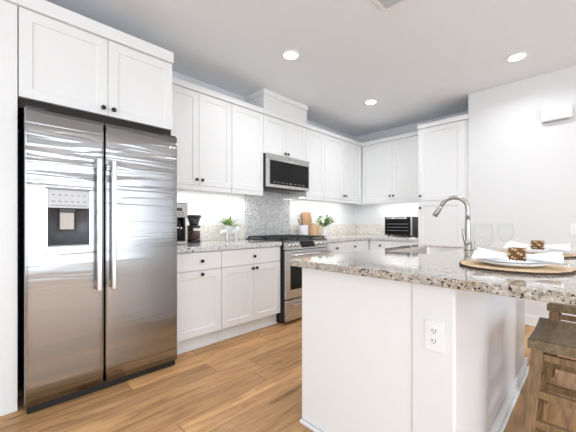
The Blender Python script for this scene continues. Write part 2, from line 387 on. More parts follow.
zc0 = 1.872
fc = wall_cab('wide white two-door cabinet above the stainless refrigerator', (XFC, .120, 0), RL, .934, pair(.934, .472, zc0, Z_UT, zc0 + .045, .032), zc0, Z_UT, XFC - XL - .003, 0)
MB().box(.002, .024, 1.812, .932, .60, zc0 - .001).build('gap_shade_strip', plain('gap_shade', (.02, .015, .012), .7), fc)['label'] = 'black strip standing in for the shaded gap over the refrigerator'  # near-black colour stands in for the shade between cabinet and refrigerator
wall_cab('tall white two-door wall cabinet next to the refrigerator, over the coffee maker', (XU, 1.083, 0), RL, .772, pair(.772, .386, Z_UB, Z_UT, Z_UB + .055))
wall_cab('narrow white one-door wall cabinet left of the microwave, over the small planter', (XU, 1.857, 0), RL, .440, [(0, .44, Z_UB, Z_UT, [])])
wall_cab('short white two-door wall cabinet directly above the microwave', (XU, 2.299, 0), RL, .756, pair(.756, .375, 1.952, Z_UT, 1.99, .025), 1.952, Z_UT, UD, 0)
wall_cab('white one-door wall cabinet immediately right of the microwave', (XU, 3.057, 0), RL, .396, [(0, .396, Z_UB, Z_UT, [])])
wall_cab('white two-door wall cabinet running into the room corner above the leafy vase', (XU, 3.455, 0), RL, .999, [(0, .495, Z_UB, Z_UT, [(.465, Z_UB + .055)]), (.495, .998, Z_UB, Z_UT, [(.525, Z_UB + .055)])])
wall_cab('white two-door wall cabinet on the back wall above the toaster oven', (-2.733, YU, 0), RB, 1.035, [(.004, .535, Z_UB, Z_UT, [(.505, Z_UB + .055)]), (.535, 1.033, Z_UB, Z_UT, [(.565, Z_UB + .055)])], d=YB - YU - .003)
cabinet('pantry_cabinet', 'tall white pantry cabinet with stacked doors between back counter and plain wall', (-1.694, YS + .002, 0), RB, .612, .10, Z_UT, YB - YS - .006,
        [(0, .562, 1.42, Z_UT, [(.035, 1.488)]), (0, .562, .105, 1.412, [(.035, 1.325)])], (), None, .06)
# plain tall panel left of the refrigerator
tag(MB().box(XL + .002, -1.0, .001, XFC + .002, .1165, Z_UT, .002).build('tall_panel', M_CAB), 'plain white full-height panel left of the refrigerator', 'panel')

ZB = .132
def base_cab(label, loc, rz, w, doors, drawers, x_in=0.): return cabinet('base_cabinet', label, loc, rz, w, ZB, .866, .655, doors, drawers, GB, .06, 0, x_in)
zd0, zd1, zt = .704, .860, .698
base_cab('white base cabinet next to the refrigerator with one drawer over one door', (XBF, 1.066, 0), RL, .458, [(0, .458, ZB, zt, [(.255, zt - .03)])], [(0, .458, zd0, zd1, [(.255, .784)])])
base_cab('white base cabinet left of the range with one wide drawer over two doors', (XBF, 1.526, 0), RL, .748, pair(.748, .379, ZB, zt, zt - .035, .026), [(0, .748, zd0, zd1, [(.376, .782)])])
base_cab('white base cabinet right of the range with two knobs on its wide drawer', (XBF, 3.072, 0), RL, 1.068, pair(1.066, .49, ZB, zt, zt - .035, .026), [(0, 1.066, zd0, zd1, [(.23, .782), (.66, .782)])])
cabinet('base_cabinet', 'white base cabinet along the back wall below the toaster oven', (-2.413, 4.1415, 0), RB, .715, ZB, .866, .652,
        [(.003, .36, ZB, zt, [(.33, zt - .035)]), (.36, .71, ZB, zt, [(.39, zt - .035)])], [(.003, .36, zd0, zd1, [(.19, .782)]), (.36, .71, zd0, zd1, [(.535, .782)])], GB, .06)

# duct cover above the microwave cabinet
t = thing('duct_cover', 'white boxed duct cover rising to the ceiling above the microwave cabinet', 'duct cover', (XU + .012, 2.292, 0), RL)
MB().box(0, 0, Z_UT + .064, .762, .355, ZC - .066).build('panel', M_CAB, t)
MB().box(-.014, -.014, ZC - .065, .776, .355, ZC - .002, .003).build('crown', M_TRIM, t)

# worktops and splashbacks
tw, th = .914, .868
tag(bevel_mod(MB().box(XL + .002, 1.064, th, -2.391, 2.272, tw).build('worktop', M_GRANG)), 'grey speckled granite worktop between refrigerator and range', 'worktop', 'granite worktops')
mb = MB(); mb.prism([(XL + .002, 3.074), (-2.391, 3.074), (-2.391, 4.115), (-1.698, 4.115), (-1.698, YB - .002), (XL + .002, YB - .002)], th, tw)
tag(bevel_mod(mb.build('worktop', M_GRANG)), 'L-shaped granite worktop turning the corner right of the range', 'worktop', 'granite worktops')
SB = 'granite splashbacks'
tag(MB().box(XL + .002, 1.064, tw + .001, XL + .022, 2.280, 1.095, .002).build('splashback', M_GRANW), 'low granite splashback strip behind the coffee maker and planter', 'splashback', SB)
tag(MB().box(XL + .002, 2.283, tw - .05, XL + .022, 3.066, 1.95, .002).build('splashback', M_GRANG), 'tall grey granite splashback slab behind the range, below the microwave', 'splashback', SB)
mb = MB(); mb.box(XL + .002, 3.069, tw + .001, XL + .022, YB - .002, 1.095, .002); mb.box(XL + .022, YB - .022, tw + .001, -1.698, YB - .002, 1.095, .002)
tag(mb.build('splashback', M_GRANW), 'low granite splashback strip round the corner behind toaster oven', 'splashback', SB)

# under-cabinet lights
def strip(label, loc, rz, L):
    t = thing('under_cabinet_light', label, 'light', loc, rz, 'under-cabinet strip lights')
    MB().box(0, 0, -.012, L, .035, -.0005, .002).build('housing', M_PLAST, t)
    MB().box(.01, .004, -.0155, L - .01, .031, -.0125, .001).build('diffuser', M_STRIP, t)
    a = area('strip_lamp', (L / 2, .018, -.018), (0, 0, 0), L - .04, .03, UNDER_W * L, (.97, .98, 1)); a.parent = t
strip('slim white strip light under the cabinets over the coffee maker', (XU - .14, 1.10, Z_UB), RL, 1.18)
strip('slim white strip light under the cabinets over the leafy vase', (XU - .14, 3.08, Z_UB), RL, 1.25)
strip('slim white strip light under the back-wall cabinet over the toaster oven', (-2.55, YU + .14, Z_UB), RB, .82)

# ------------------------------------------------------------------ refrigerator
FX, FY0, FZ0, FZ1 = -2.286, .141, .052, 1.782
t = thing('refrigerator', 'large stainless side-by-side refrigerator with ice and water dispenser', 'refrigerator', (FX, FY0, 0), RL)
W = .905; S = .401
MB().box(.006, .075, .03, W - .006, .70, 1.775, .004).build('body', M_BLACK, t)
MB().box(.01, .02, .004, W - .01, .074, .047, .004).build('base_grille', M_BLACK, t)
for x in (.05, W - .05): MB().box(x - .045, .02, 1.783, x + .045, .12, 1.80, .004).build('hinge_cover', M_DARK, t)
def fdoor(name, x0, x1, hole=None):
    mb = MB(); b = mb.bm; r = .014; D = .07
    def prof(x):
        e = min(x - x0, x1 - x)
        return r - math.sqrt(max(0, r * r - (r - e) ** 2)) if e < r else 0
    xs = sorted({x0, x0 + .002, x0 + .005, x0 + .009, x0 + r, x1 - r, x1 - .009, x1 - .005, x1 - .002, x1} | {x0 + (x1 - x0) * k / 10 for k in range(1, 10)} | (set(hole[:2]) if hole else set()))
    zs = sorted({FZ0, FZ1} | {FZ0 + (FZ1 - FZ0) * k / 16 for k in range(1, 16)} | (set(hole[2:]) if hole else set()))
    V = {(i, j): b.verts.new((x, prof(x), z)) for i, x in enumerate(xs) for j, z in enumerate(zs)}
    for i in range(len(xs) - 1):
        for j in range(len(zs) - 1):
            if hole and hole[0] - 1e-6 <= xs[i] and xs[i + 1] <= hole[1] + 1e-6 and hole[2] - 1e-6 <= zs[j] and zs[j + 1] <= hole[3] + 1e-6: continue
            f = b.faces.new((V[i, j], V[i + 1, j], V[i + 1, j + 1], V[i, j + 1])); f.smooth = True
    n, q = len(xs) - 1, len(zs) - 1
    bk = [b.verts.new(p) for p in ((x0, D, FZ0), (x1, D, FZ0), (x1, D, FZ1), (x0, D, FZ1))]
    b.faces.new([V[0, j] for j in range(q + 1)] + [bk[3], bk[0]]); b.faces.new([V[n, j] for j in range(q, -1, -1)] + [bk[1], bk[2]])
    b.faces.new([V[i, q] for i in range(n + 1)] + [bk[2], bk[3]]); b.faces.new([V[i, 0] for i in range(n, -1, -1)] + [bk[0], bk[1]])
    b.faces.new(bk)
    if hole: b.normal_update()
    return mb.build(name, M_STEEL, t)
hx0, hx1, hz0, hz1 = .098, .320, .962, 1.328
fd = fdoor('freezer_door', 0, S, (hx0, hx1, hz0, hz1)); rd = fdoor('fridge_door', S + .006, W)
def handle(p, x):
    mb = MB(); z0, z1 = .675, 1.535
    mb.box(x - .015, -.062, z0, x + .015, -.042, z1, .006)
    for z in (z0 + .04, z1 - .04): mb.box(x - .012, -.043, z - .02, x + .012, .001, z + .02, .003)
    h = mb.build('handle', M_HANDLE, p); h['label'] = 'polished steel bar handle'
handle(fd, S - .040); handle(rd, S + .044)
zs_ = 1.208
mb = MB()                                                       # bezel, slim frame round the dispenser
for a in ((hx0 - .006, hz0 - .006, hx1 + .006, hz0 + .010), (hx0 - .006, hz0, hx0 + .006, hz1), (hx1 - .006, hz0, hx1 + .006, hz1)):
    mb.box(a[0], -.007, a[1], a[2], .006, a[3], .002)
mb.box(hx0 - .006, -.011, hz1 - .010, hx1 + .006, .006, hz1 + .004, .003, 1)
mb.build('dispenser_bezel', [M_HANDLE, M_GREY], fd)
mb = MB(); mb.box(hx0 + .006, -.004, zs_, hx1 - .006, .03, hz1 - .010, .002)
for r_ in range(2):
    for k in range(6):
        cx = hx0 + .032 + k * .0315; z = zs_ + .04 + r_ * .038
        mb.box(cx - .007, -.0048, z - .004, cx + .007, -.0038, z + .004, mi=1)
mb.box(hx0 + .02, -.0048, zs_ + .012, hx1 - .02, -.0038, zs_ + .018, mi=1)
mb.build('dispenser_panel', [M_PALE, M_GREY], fd)['label'] = 'pale grey control panel with small button marks'
mb = MB(); a, z0, z1, D = hx0, hz0, zs_ + .02, .066               # cavity: five inner faces, rounded back
n = 10; rows = []
for z in (z0, z1):
    rows.append([mb.bm.verts.new((a + (hx1 - a) * k / n, .004 + D * .9 * math.sin(PI * k / n) ** .6, z)) for k in range(n + 1)])
for k in range(n):
    f = mb.bm.faces.new((rows[0][k], rows[0][k + 1], rows[1][k + 1], rows[1][k])); f.smooth = True
mb.bm.faces.new(rows[0]); mb.bm.faces.new(rows[1][::-1])
mb.build('dispenser_cavity', plain('cavity_plastic', (.10, .105, .115), .35, var=.05), fd)['label'] = 'dark grey recessed cavity'
mb = MB(); cx = (hx0 + hx1) / 2 - .006; mb.box(cx - .037, .030, 1.075, cx + .037, .042, 1.185, .003); mb.box(cx - .042, .012, 1.182, cx + .042, .05, 1.206, .004, 1)
mb.build('dispenser_paddle', [plain('paddle', (.55, .50, .44), .3), M_DARK], fd)['label'] = 'light metal paddle in the recess'
mb = MB(); mb.box(hx0 + .006, .0, hz0 + .008, hx1 - .006, .05, hz0 + .018, .002)
for k in range(14): mb.box(hx0 + .02 + k * .0135, .004, hz0 + .0178, hx0 + .027 + k * .0135, .046, hz0 + .0186, mi=1)
mb.build('drip_tray', [M_GREY, M_BLACK], fd)
MB().lathe([(0, .0), (.014, .0), (.014, .002), (.011, .003), (0, .003)], (W - .055, .0, 1.70), 24, axis='y').build('badge', M_HANDLE, rd)

# ------------------------------------------------------------------ microwave
t = thing('microwave', 'stainless over-the-range microwave with black glass door', 'microwave', (-2.675, 2.303, 0), RL)
w_, z0, z1 = .750, 1.546, 1.944
MB().box(0, .03, z0, w_, .384, z1, .003).build('body', M_BLACK, t)
mb = MB(); mb.box(0, 0, z0, w_, .029, z1 - .058, .004); d = mb.build('door', M_STEEL2, t)
mb = MB().box(.045, -.003, z0 + .036, w_ - .018, .003, z1 - .075, .002)
for k in range(16):
    x = .10 + k * .037
    if k != 8: mb.box(x, -.0042, z0 + .058 + .004 * (k % 2), x + .017, -.0028, z0 + .066, mi=1)
mb.build('window', [M_GLOSSB, M_GREY], d)
MB().lathe([(0, 0), (.010, 0), (.010, .001), (0, .001)], (.39, -.0032, z0 + .06), 20, axis='y').build('badge', M_HANDLE, d)
mb = MB(); mb.box(0, .0, z1 - .056, w_, .029, z1, .004); v = mb.build('vent_panel', M_STEEL2, t)
MB().lathe([(0, 0), (.008, 0), (.008, .001), (0, .001)], (.37, -.0005, z1 - .03), 20, axis='y').build('badge', M_DARK, v)
mb = MB(); mb.box(.05, .04, z0 - .012, w_ - .05, .36, z0 - .001, .002)
for k in range(2): mb.box(.10 + .3 * k, .07, z0 - .016, .34 + .3 * k, .2, z0 - .012, .001)
mb.build('filter', M_DARK, t)

# ------------------------------------------------------------------ range
t = thing('range', 'stainless gas range with black grates between the white base cabinets', 'range', (-2.345, 2.283, 0), RL)
w_ = .780
MB().box(.004, .034, .02, w_ - .004, .71, .905, .002).build('body', M_BLACK, t)
for x in (.05, w_ - .05):
    for y in (.1, .62): MB().tube([(x, y, .0005), (x, y, .022)], .018).build('foot', M_BLACK, t)
d = MB().box(.012, 0, .275, w_ - .012, .032, .812, .004).build('oven_door', M_STEEL2, t)
MB().box(.075, -.003, .375, w_ - .075, .003, .685, .003).build('window', M_GLOSSB, d)
mb = MB(); mb.tube([(.04, -.052, .765), (w_ - .04, -.052, .765)], .0135, 14)
for x in (.07, w_ - .07): mb.box(x - .014, -.05, .752, x + .014, .001, .778, .003)
mb.build('handle', M_HANDLE, d)
d = MB().box(.012, 0, .035, w_ - .012, .032, .262, .004).build('drawer', M_STEEL2, t)
mb = MB(); mb.box(.10, -.03, .195, w_ - .10, -.018, .222, .004)
for x in (.12, w_ - .12): mb.box(x - .012, -.02, .198, x + .012, .001, .219, .002)
mb.build('handle', M_HANDLE, d)
# slanted control panel
cp = MB().prism([(-.012, .822), (.034, .822), (.085, .918), (.045, .918)], .004, w_ - .004, axis='x', bev=.003).build('control_panel', M_STEEL2, t)
nrm = Vector((0, -.096, .057)).normalized()
def on_panel(s_): return Vector((0, -.012 + .057 * s_, .822 + .096 * s_))
for x in (.075, .135, .195, .555, .630, .705):
    p = on_panel(.5) + Vector((x, 0, 0)); mb = MB()
    mb.tube([p + nrm * .001, p + nrm * .012, p + nrm * .013, p + nrm * .034, p + nrm * .037], [.027, .027, .022, .020, .017], 20)
    mb.box(-.003, -.018, 0, .003, .018, .004, 0, 0, Matrix.Translation(p + nrm * .036) @ Matrix.Rotation(-math.atan2(.096, .057) + 0, 4, 'X').inverted())
    mb.build('knob', M_HANDLE, cp)
mb = MB(); A, B = on_panel(.15) + nrm * .002, on_panel(.88) + nrm * .002
vs = [mb.bm.verts.new(v) for v in (A + Vector((.255, 0, 0)), A + Vector((.50, 0, 0)), B + Vector((.50, 0, 0)), B + Vector((.255, 0, 0)))]
A2 = [mb.bm.verts.new(v.co - nrm * .004) for v in vs]
mb.bm.faces.new(vs)
for k in range(4): mb.bm.faces.new((vs[k], A2[k], A2[(k + 1) % 4], vs[(k + 1) % 4]))
mb.build('display', M_GLOSSB, cp)
ct = MB().box(.0, .04, .906, w_, .715, .924, .004).build('cooktop', M_BLACK, t)
for bx_, by in ((.17, .20), (.17, .53), (.39, .365), (.61, .20), (.61, .53)):
    MB().lathe([(0, .9245), (.05, .9245), (.05, .932), (.034, .936), (.034, .941), (0, .942)], (bx_, by, 0), 24).build('burner', M_IRON, ct)
for k in range(3):
    mb = MB(); a = .03 + k * .242; b = a + .236; zt_ = .956
    for x in (a, b): mb.box(x - .006, .07, zt_ - .014, x + .006, .69, zt_, .002)
    for y in (.07, .225, .38, .535, .69): mb.box(a, y - .006, zt_ - .014, b, y + .006, zt_, .002)
    mb.box((a + b) / 2 - .006, .07, zt_ - .014, (a + b) / 2 + .006, .69, zt_, .002)
    for x in (a, b):
        for y in (.075, .38, .685): mb.box(x - .007, y - .007, .9242, x + .007, y + .007, zt_ - .012)
    mb.build('grate', M_IRON, ct)

# ------------------------------------------------------------------ island
IX0, IX1, IY0, IY1 = -1.146, -.362, 1.245, 2.90
t = thing('kitchen_island', 'white panelled kitchen island with the sink, under the granite top', 'kitchen island', ((IX0 + IX1) / 2, (IY0 + IY1) / 2, 0))
o = Vector(t.location)
def ib(mb, *a, **k): a = list(a); a[0] -= o.x; a[3] -= o.x; a[1] -= o.y; a[4] -= o.y; return mb.box(*a, **k)
SX0, SX1, SY0, SY1 = -1.05, -.735, 2.02, 2.80
mb = MB()
ib(mb, IX0, IY0, .001, -.5285, SY0 - .03, .876); ib(mb, IX0, SY0 - .03, .001, IX0 + .02, IY1, .876); ib(mb, IX0 + .02, SY1 + .06, .001, -.5285, IY1, .876)
ib(mb, IX0 + .02, SY0 - .03, .001, -.53, SY1 + .06, .60)
mb.build('cabinet_box', M_CAB, t)
mb = MB(); ib(mb, -.528, IY0 - .006, .001, IX1, IY1, .876, bev=.008)
mb.build('pony_wall', M_PANEL, t)
mb = MB()
ib(mb, IX0 - .002, IY0 - .019, .001, IX1 + .016, IY0 - .007, .022, bev=.004)
mb.build('shoe_moulding', M_TRIM, t)
mb = MB()
ib(mb, IX1 + .0005, IY0 - .006, .001, IX1 + .013, IY1 + .013, .092, bev=.004); ib(mb, IX1 + .013, IY0 - .006, .001, IX1 + .030, IY1 + .03, .022, bev=.006)
mb.build('baseboard', M_TRIM, t)
CX0, CX1, CY0, CY1 = -1.173, .03, 1.18, 2.99
wt = MB().ringslab([CX0, SX0, SX1, CX1], [CY0, SY0, SY1, CY1], [(1, 1)], .878, .914).build('worktop', M_GRAN)
tag(bevel_mod(wt, .005, 3), 'large beige speckled granite top overhanging the kitchen island', 'worktop', 'granite worktops')
# outlet on the island end
def outlet(label, loc, rz, w=.07, h=.118, kind='duplex'):
    t = thing('power_outlet' if kind == 'duplex' else 'light_switch', label, 'outlet' if kind == 'duplex' else 'switch', loc, rz)
    MB().box(-w / 2, -.006, -h / 2, w / 2, -.0005, h / 2, .002).build('cover_plate', M_PLAST, t)
    if kind == 'duplex':
        for s in (-1, 1):
            r = MB().prism([(.016 * math.cos(k * PI / 8) * (1 if abs(math.cos(k * PI / 8)) < .8 else 1), s * .0195 + .0145 * math.sin(k * PI / 8)) for k in range(16)], -.0085, -.0055, axis='y').build('receptacle', M_PLAST, t)
            mb = MB()
            for x in (-.0065, .0065): mb.box(x - .0014, -.0092, s * .0195 - .002, x + .0014, -.0084, s * .0195 + .007)
            mb.tube([(0, -.0092, s * .0195 - .007), (0, -.0084, s * .0195 - .007)], .0024, 8)
            mb.build('slot', M_SLOT, r)
    else:
        MB().box(-.017, -.010, -.033, .017, -.0055, .033, .002).build('rocker', M_PLAST, t)
    return t
outlet('white duplex power outlet on the end of the kitchen island', (-.435, IY0 - .006, .673), 0)
outlet('white power outlet on the left wall above the leafy vase', (XL, 3.99, 1.20), RL)
outlet('white light switch at the right edge of the plain wall', (-.105, YS, 1.055), 0, .115, .118, 'switch')

# sink
t = thing('sink', 'stainless undermount sink set in the island worktop', 'sink', ((SX0 + SX1) / 2, (SY0 + SY1) / 2, .66))
sx, sy = (SX1 - SX0) / 2 - .002, (SY1 - SY0) / 2 - .002
mb = MB(); b = mb.bm
def rr(hx, hy, r, z, n=5):
    out = []
    for cx, cy, a0 in ((hx - r, hy - r, 0), (-hx + r, hy - r, PI / 2), (-hx + r, -hy + r, PI), (hx - r, -hy + r, 1.5 * PI)):
        for k in range(n + 1):
            a = a0 + PI / 2 * k / n; out.append(b.verts.new((cx + r * math.cos(a), cy + r * math.sin(a), z)))
    return out
L_ = [rr(sx, sy, .012, .246), rr(sx - .002, sy - .002, .014, .246), rr(sx - .003, sy - .003, .016, .235), rr(sx - .004, sy - .004, .05, .03), rr(sx - .03, sy - .03, .05, .005), rr(.05, .05, .03, 0)]
for A, B in zip(L_, L_[1:]):
    for k in range(len(A)):
        f = b.faces.new((A[k], A[(k + 1) % len(A)], B[(k + 1) % len(A)], B[k])); f.smooth = True
b.faces.new(L_[-1])
mb.build('basin', M_SINK, t)
MB().lathe([(0, .004), (.03, .004), (.042, .006), (.045, .002)], n=24).build('drain', M_HANDLE, t)

# faucet
t = thing('faucet', 'tall brushed nickel gooseneck faucet beside the sink', 'faucet', (-.655, 2.54, .914))
MB().lathe([(0, .001), (.028, .001), (.028, .006), (.024, .012), (.0215, .05), (.021, .12), (.018, .20), (.0168, .23)], n=24).build('body', M_NICKEL, t)
R = .095; pts = [(0, 0, .225), (0, 0, .27), (0, 0, .305)] + [(-R + R * math.cos(a), 0, .305 + R * math.sin(a)) for a in [PI * k / 14 for k in range(1, 13)]]
last = Vector(pts[-1]); dr = Vector((-.235 - last.x, 0, .262 - last.z)).normalized()
MB().tube(pts + [last + dr * .01], .0155, 16).build('spout', M_NICKEL, t)
MB().tube([last + dr * .012, last + dr * .03, last + dr * .075, last + dr * .10, last + dr * .104], [.0165, .0175, .0205, .0215, .018], 18).build('spray_head', M_NICKEL, t)
mb = MB(); mb.sphere((.0, -.028, .055), .019); mb.tube([(0, -.034, .055), (-.012, -.044, .075), (-.018, -.052, .14), (-.018, -.054, .165)], [.010, .009, .0075, .006], 12)
mb.tube([(0, 0, .055), (0, -.03, .055)], .017, 16)
mb.build('lever', M_NICKEL, t)
t = thing('air_gap', 'short nickel air-gap cap standing behind the tall faucet', 'air gap', (-.640, 2.590, .914))
MB().lathe([(0, .0012), (.021, .0012), (.021, .004), (.018, .006), (.018, .058), (.015, .063), (0, .064)], n=22).build('cap', M_NICKEL, t)
mb = MB()
for k in range(5): mb.box(-.0188, -.003, .018 + k * .008, -.016, .003, .022 + k * .008)
mb.build('slot', M_SLOT, t)

# ------------------------------------------------------------------ place settings on the island
def placemat(label, loc):
    t = thing('placemat', label, 'placemat', loc, 0, 'round wooden placemats'); n = 96
    rad = [.207 + .003 * math.sin(5 * k * 2 * PI / n) + .002 * math.sin(17 * k * 2 * PI / n + 1) + random.uniform(-.0012, .0012) for k in range(n)]
    mb = MB(); mb.prism([(rad[k] * math.cos(2 * PI * k / n), rad[k] * math.sin(2 * PI * k / n)) for k in range(n)], .0005, .010); mb.build('mat', M_MAT, t)
    mb = MB(); b = mb.bm; V = []
    for k in range(n):
        a = 2 * PI * k / n; r = rad[k]; j = random.uniform(.0015, .008)
        V.append([b.verts.new((q * math.cos(a), q * math.sin(a), z)) for q, z in ((r + .0004, .0008), (r + j, .002), (r + j, .0085), (r + .0004, .0102))])
    for k in range(n):
        A, B = V[k], V[(k + 1) % n]
        for q in range(4): b.faces.new((A[q], B[q], B[(q + 1) % 4], A[(q + 1) % 4]))
    mb.build('bark_edge', M_BARK, t)['label'] = 'dark ragged bark rim'
    return t
def plate(name, label, loc, r, h, group):
    prof = [(0, .003), (r * .55, .003), (r * .60, .004), (r * .72, .010), (r * .985, h - .001), (r, h), (r, h - .0025), (r * .75, .006), (r * .62, 0), (r * .52, .0003), (0, .0012)]
    return tag(MB().lathe(prof, n=56).build(name, M_CER), label, 'plate', group), loc
def put(pair_): o, loc = pair_; o.location = loc; return o
def napkin(label, loc, rz):
    mb = MB(); b = mb.bm; nu, nv = 48, 18; V = {}
    for i in range(nu + 1):
        s = -1 + 2 * i / nu; hw = .013 + .105 * max(0, abs(s) - .2) ** .72
        for j in range(nv + 1):
            q = -1 + 2 * j / nv
            fold = math.cos(q * PI * 2.5 + .8 * s) * (.004 + .011 * max(0, abs(s) - .15)) + .010 * math.cos(q * PI / 2) * (1 - abs(s))
            z = .024 + .020 * max(0, abs(s) - .15) * q + fold - .004 * q * q
            endc = .010 * math.cos(q * 5 + 1) * max(0, abs(s) - .6)
            V[i, j] = b.verts.new((s * .158 + endc * (1 if s > 0 else -1), q * hw, max(z, .0115)))
    for i in range(nu):
        for j in range(nv):
            f = b.faces.new((V[i, j], V[i + 1, j], V[i + 1, j + 1], V[i, j + 1])); f.smooth = True
    o = mb.build('napkin', M_LINEN); o.location = loc; o.rotation_euler = (0, 0, rz)
    sm = o.modifiers.new('thick', 'SOLIDIFY'); sm.thickness = .0025
    return tag(o, label, 'napkin', 'white cloth napkins')
def ring(label, loc, rz):
    t = thing('napkin_ring', label, 'napkin ring', loc, rz, 'beaded napkin rings'); R_ = .0245
    a, b2 = MB(), MB()
    for row in range(6):
        for k in range(16):
            an = 2 * PI * (k + .5 * (row % 2)) / 16; x = -.0265 + row * .0106
            (b2 if (k * 3 + row * 5) % 4 == 0 else a).sphere((x, R_ * math.cos(an), R_ * math.sin(an)), .0058, u=8, v=6)
    a.build('dark_beads', M_BEAD, t); b2.build('pale_beads', M_BEADP, t)
    a = MB(); a.lathe([(R_ - .0035, -.029), (R_ + .0005, -.029), (R_ + .0005, .029), (R_ - .0035, .029), (R_ - .0035, -.029)], n=32, axis='x'); a.build('band', M_BEAD, t)
    return t
for k, (px, py, who, rz) in enumerate(((-.255, 1.68, 'nearer', .06), (-.262, 2.47, 'farther', -.05))):
    where = ('place setting nearest the camera', 'farther place setting near the plain wall')[k]
    placemat(('tan round placemat with dark bark edge, under the ' + where), (px, py, .914))
    put(plate('dinner_plate', 'larger white dinner plate of the ' + where, (px, py, .9245), .138, .021, 'white dinner plates'))
    put(plate('salad_plate', 'smaller upper white plate of the ' + where, (px, py, .9345), .108, .018, 'white salad plates'))
    napkin('white napkin fanned out on the plates of the ' + where, (px + .01, py, .9440), rz)
    ring('brown beaded ring on the napkin of the ' + where, (px + .018, py, .9765), rz)
def wineglass(label, loc, s=1.):
    t = thing('wine_glass', label, 'glass', loc, 0, 'clear wine glasses')
    q = [(.0, .064), (.012, .066), (.030, .075), (.046, .095), (.0515, .122), (.050, .155), (.044, .198)]
    inner = [(r - .0012 if r > .002 else 0, z + (.0016 if r < .03 else .0004)) for r, z in q]
    mb = MB(); mb.lathe([(0, .0645)] + q[1:] + [(.0434, .1985)] + inner[::-1], n=40); mb.build('bowl', M_GLASS, t)
    mb = MB(); mb.lathe([(0, .001), (.034, .001), (.034, .002), (.012, .005), (.005, .010), (.0036, .03), (.0036, .055), (.006, .0635), (0, .0638)], n=32); mb.build('stem', M_GLASS, t)
    t.scale = (s, s, s); return t
wineglass('clear wine glass between faucet and nearer place setting', (-.437, 1.985, .914))
wineglass('clear wine glass standing left of the farther place setting', (-.452, 2.70, .914))

# ------------------------------------------------------------------ stools
t0 = thing('counter_stool', 'weathered wooden saddle stool, nearer of the two at the island', 'stool', (-.03, 1.89, 0), 0, 'wooden counter stools')
hx, hy = .17, .22
mb = MB(); b = mb.bm; nx, ny = 10, 18; V = {}
for i in range(nx + 1):
    for j in range(ny + 1):
        u, v = -1 + 2 * i / nx, -1 + 2 * j / ny
        zt_ = .612 - .014 * (1 - v * v) ** 1.0 + .0
        e = .004 if (i in (0, nx) or j in (0, ny)) else 0
        V[i, j, 1] = b.verts.new((u * hx, v * hy, zt_ - e)); V[i, j, 0] = b.verts.new((u * hx, v * hy, .568 + .002 * (v * v)))
for i in range(nx):
    for j in range(ny):
        f = b.faces.new((V[i, j, 1], V[i + 1, j, 1], V[i + 1, j + 1, 1], V[i, j + 1, 1])); f.smooth = True
        b.faces.new((V[i, j, 0], V[i, j + 1, 0], V[i + 1, j + 1, 0], V[i + 1, j, 0]))
for i in range(nx):
    for j in (0, ny): b.faces.new((V[i, j, 0], V[i + 1, j, 0], V[i + 1, j, 1], V[i, j, 1]))
for j in range(ny):
    for i in (0, nx): b.faces.new((V[i, j, 0], V[i, j + 1, 0], V[i, j + 1, 1], V[i, j, 1]))
mb.build('seat', M_STOOL, t0)
def legp(sx_, sy_, z): f = (1 - z / .568); return Vector((sx_ * (.138 + .045 * f), sy_ * (.182 + .05 * f), z))
for sx_ in (-1, 1):
    for sy_ in (-1, 1): MB().bar(legp(sx_, sy_, .002), legp(sx_, sy_, .567), .042, .042, bev=.003).build('leg', M_LEG, t0)
ap = []
for sy_ in (-1, 1): ap.append((legp(-1, sy_, .535), legp(1, sy_, .548), .03))
for sx_ in (-1, 1): ap.append((legp(sx_, -1, .535), legp(sx_, 1, .548), .03))
for p, q, h in ap:
    d = (q - p).normalized() * .021
    m_ = MB(); d3 = q - p
    if abs(d3.x) > abs(d3.y): m_.box(p.x + .021, p.y - .010, p.z - h / 2, q.x - .021, p.y + .010, p.z + h / 2, .002)
    else: m_.box(p.x - .010, p.y + .021, p.z - h / 2, p.x + .010, q.y - .021, p.z + h / 2, .002)
    m_.build('apron', M_LEG, t0)
for z, ax in ((.375, 'x'), (.25, 'x'), (.32, 'y'), (.16, 'y')):
    for s in (-1, 1):
        p, q = (legp(-1, s, z), legp(1, s, z)) if ax == 'x' else (legp(s, -1, z), legp(s, 1, z))
        m_ = MB()
        if ax == 'x': m_.box(p.x + .019, p.y - .011, z - .016, q.x - .019, p.y + .011, z + .016, .002)
        else: m_.box(p.x - .011, p.y + .019, z - .016, p.x + .011, q.y - .019, z + .016, .002)
        m_.build('stretcher', M_LEG, t0)
c = copy_tree(t0); c.location = (-.03, 2.69, 0); c['label'] = 'weathered wooden saddle stool, farther one, tucked under the island overhang'

# ------------------------------------------------------------------ things on the left worktop
t = thing('coffee_maker', 'black and steel drip coffee maker right beside the refrigerator', 'coffee maker', (-2.74, 1.168, .915), RL)
MB().box(0, .0, .0, .185, .22, .028, .006).build('base', M_STEEL2, t)
MB().box(.006, .15, .0285, .179, .22, .255, .004).build('back_column', M_BLACK, t)
for x in (.001, .166): MB().box(x, .045, .0285, x + .018, .1495, .255, .003).build('side_arm', M_BLACK, t)
h = MB().box(0, -.004, .2555, .185, .22, .385, .008).build('head', M_STEEL2, t)
mb = MB(); mb.box(.072, -.0065, .315, .128, -.0035, .345, .002)
for k in range(2):
    for r_ in range(3): mb.box(.06 + r_ * .032, -.0065, .275 + k * .02, .076 + r_ * .032, -.0035, .284 + k * .02, .001)
mb.build('buttons', M_DARK, h)
MB().box(.0, -.004, .3855, .185, .22, .392, .003).build('lid', M_BLACK, t)
cf = MB().lathe([(0, .034), (.058, .034), (.068, .06), (.070, .11), (.058, .16), (.046, .185), (.046, .20), (.0435, .20), (.0435, .184), (.055, .16), (.067, .11), (.065, .062), (.056, .038), (0, .037)], (.0925, .072, 0), 32).build('carafe', M_GLASS, t)
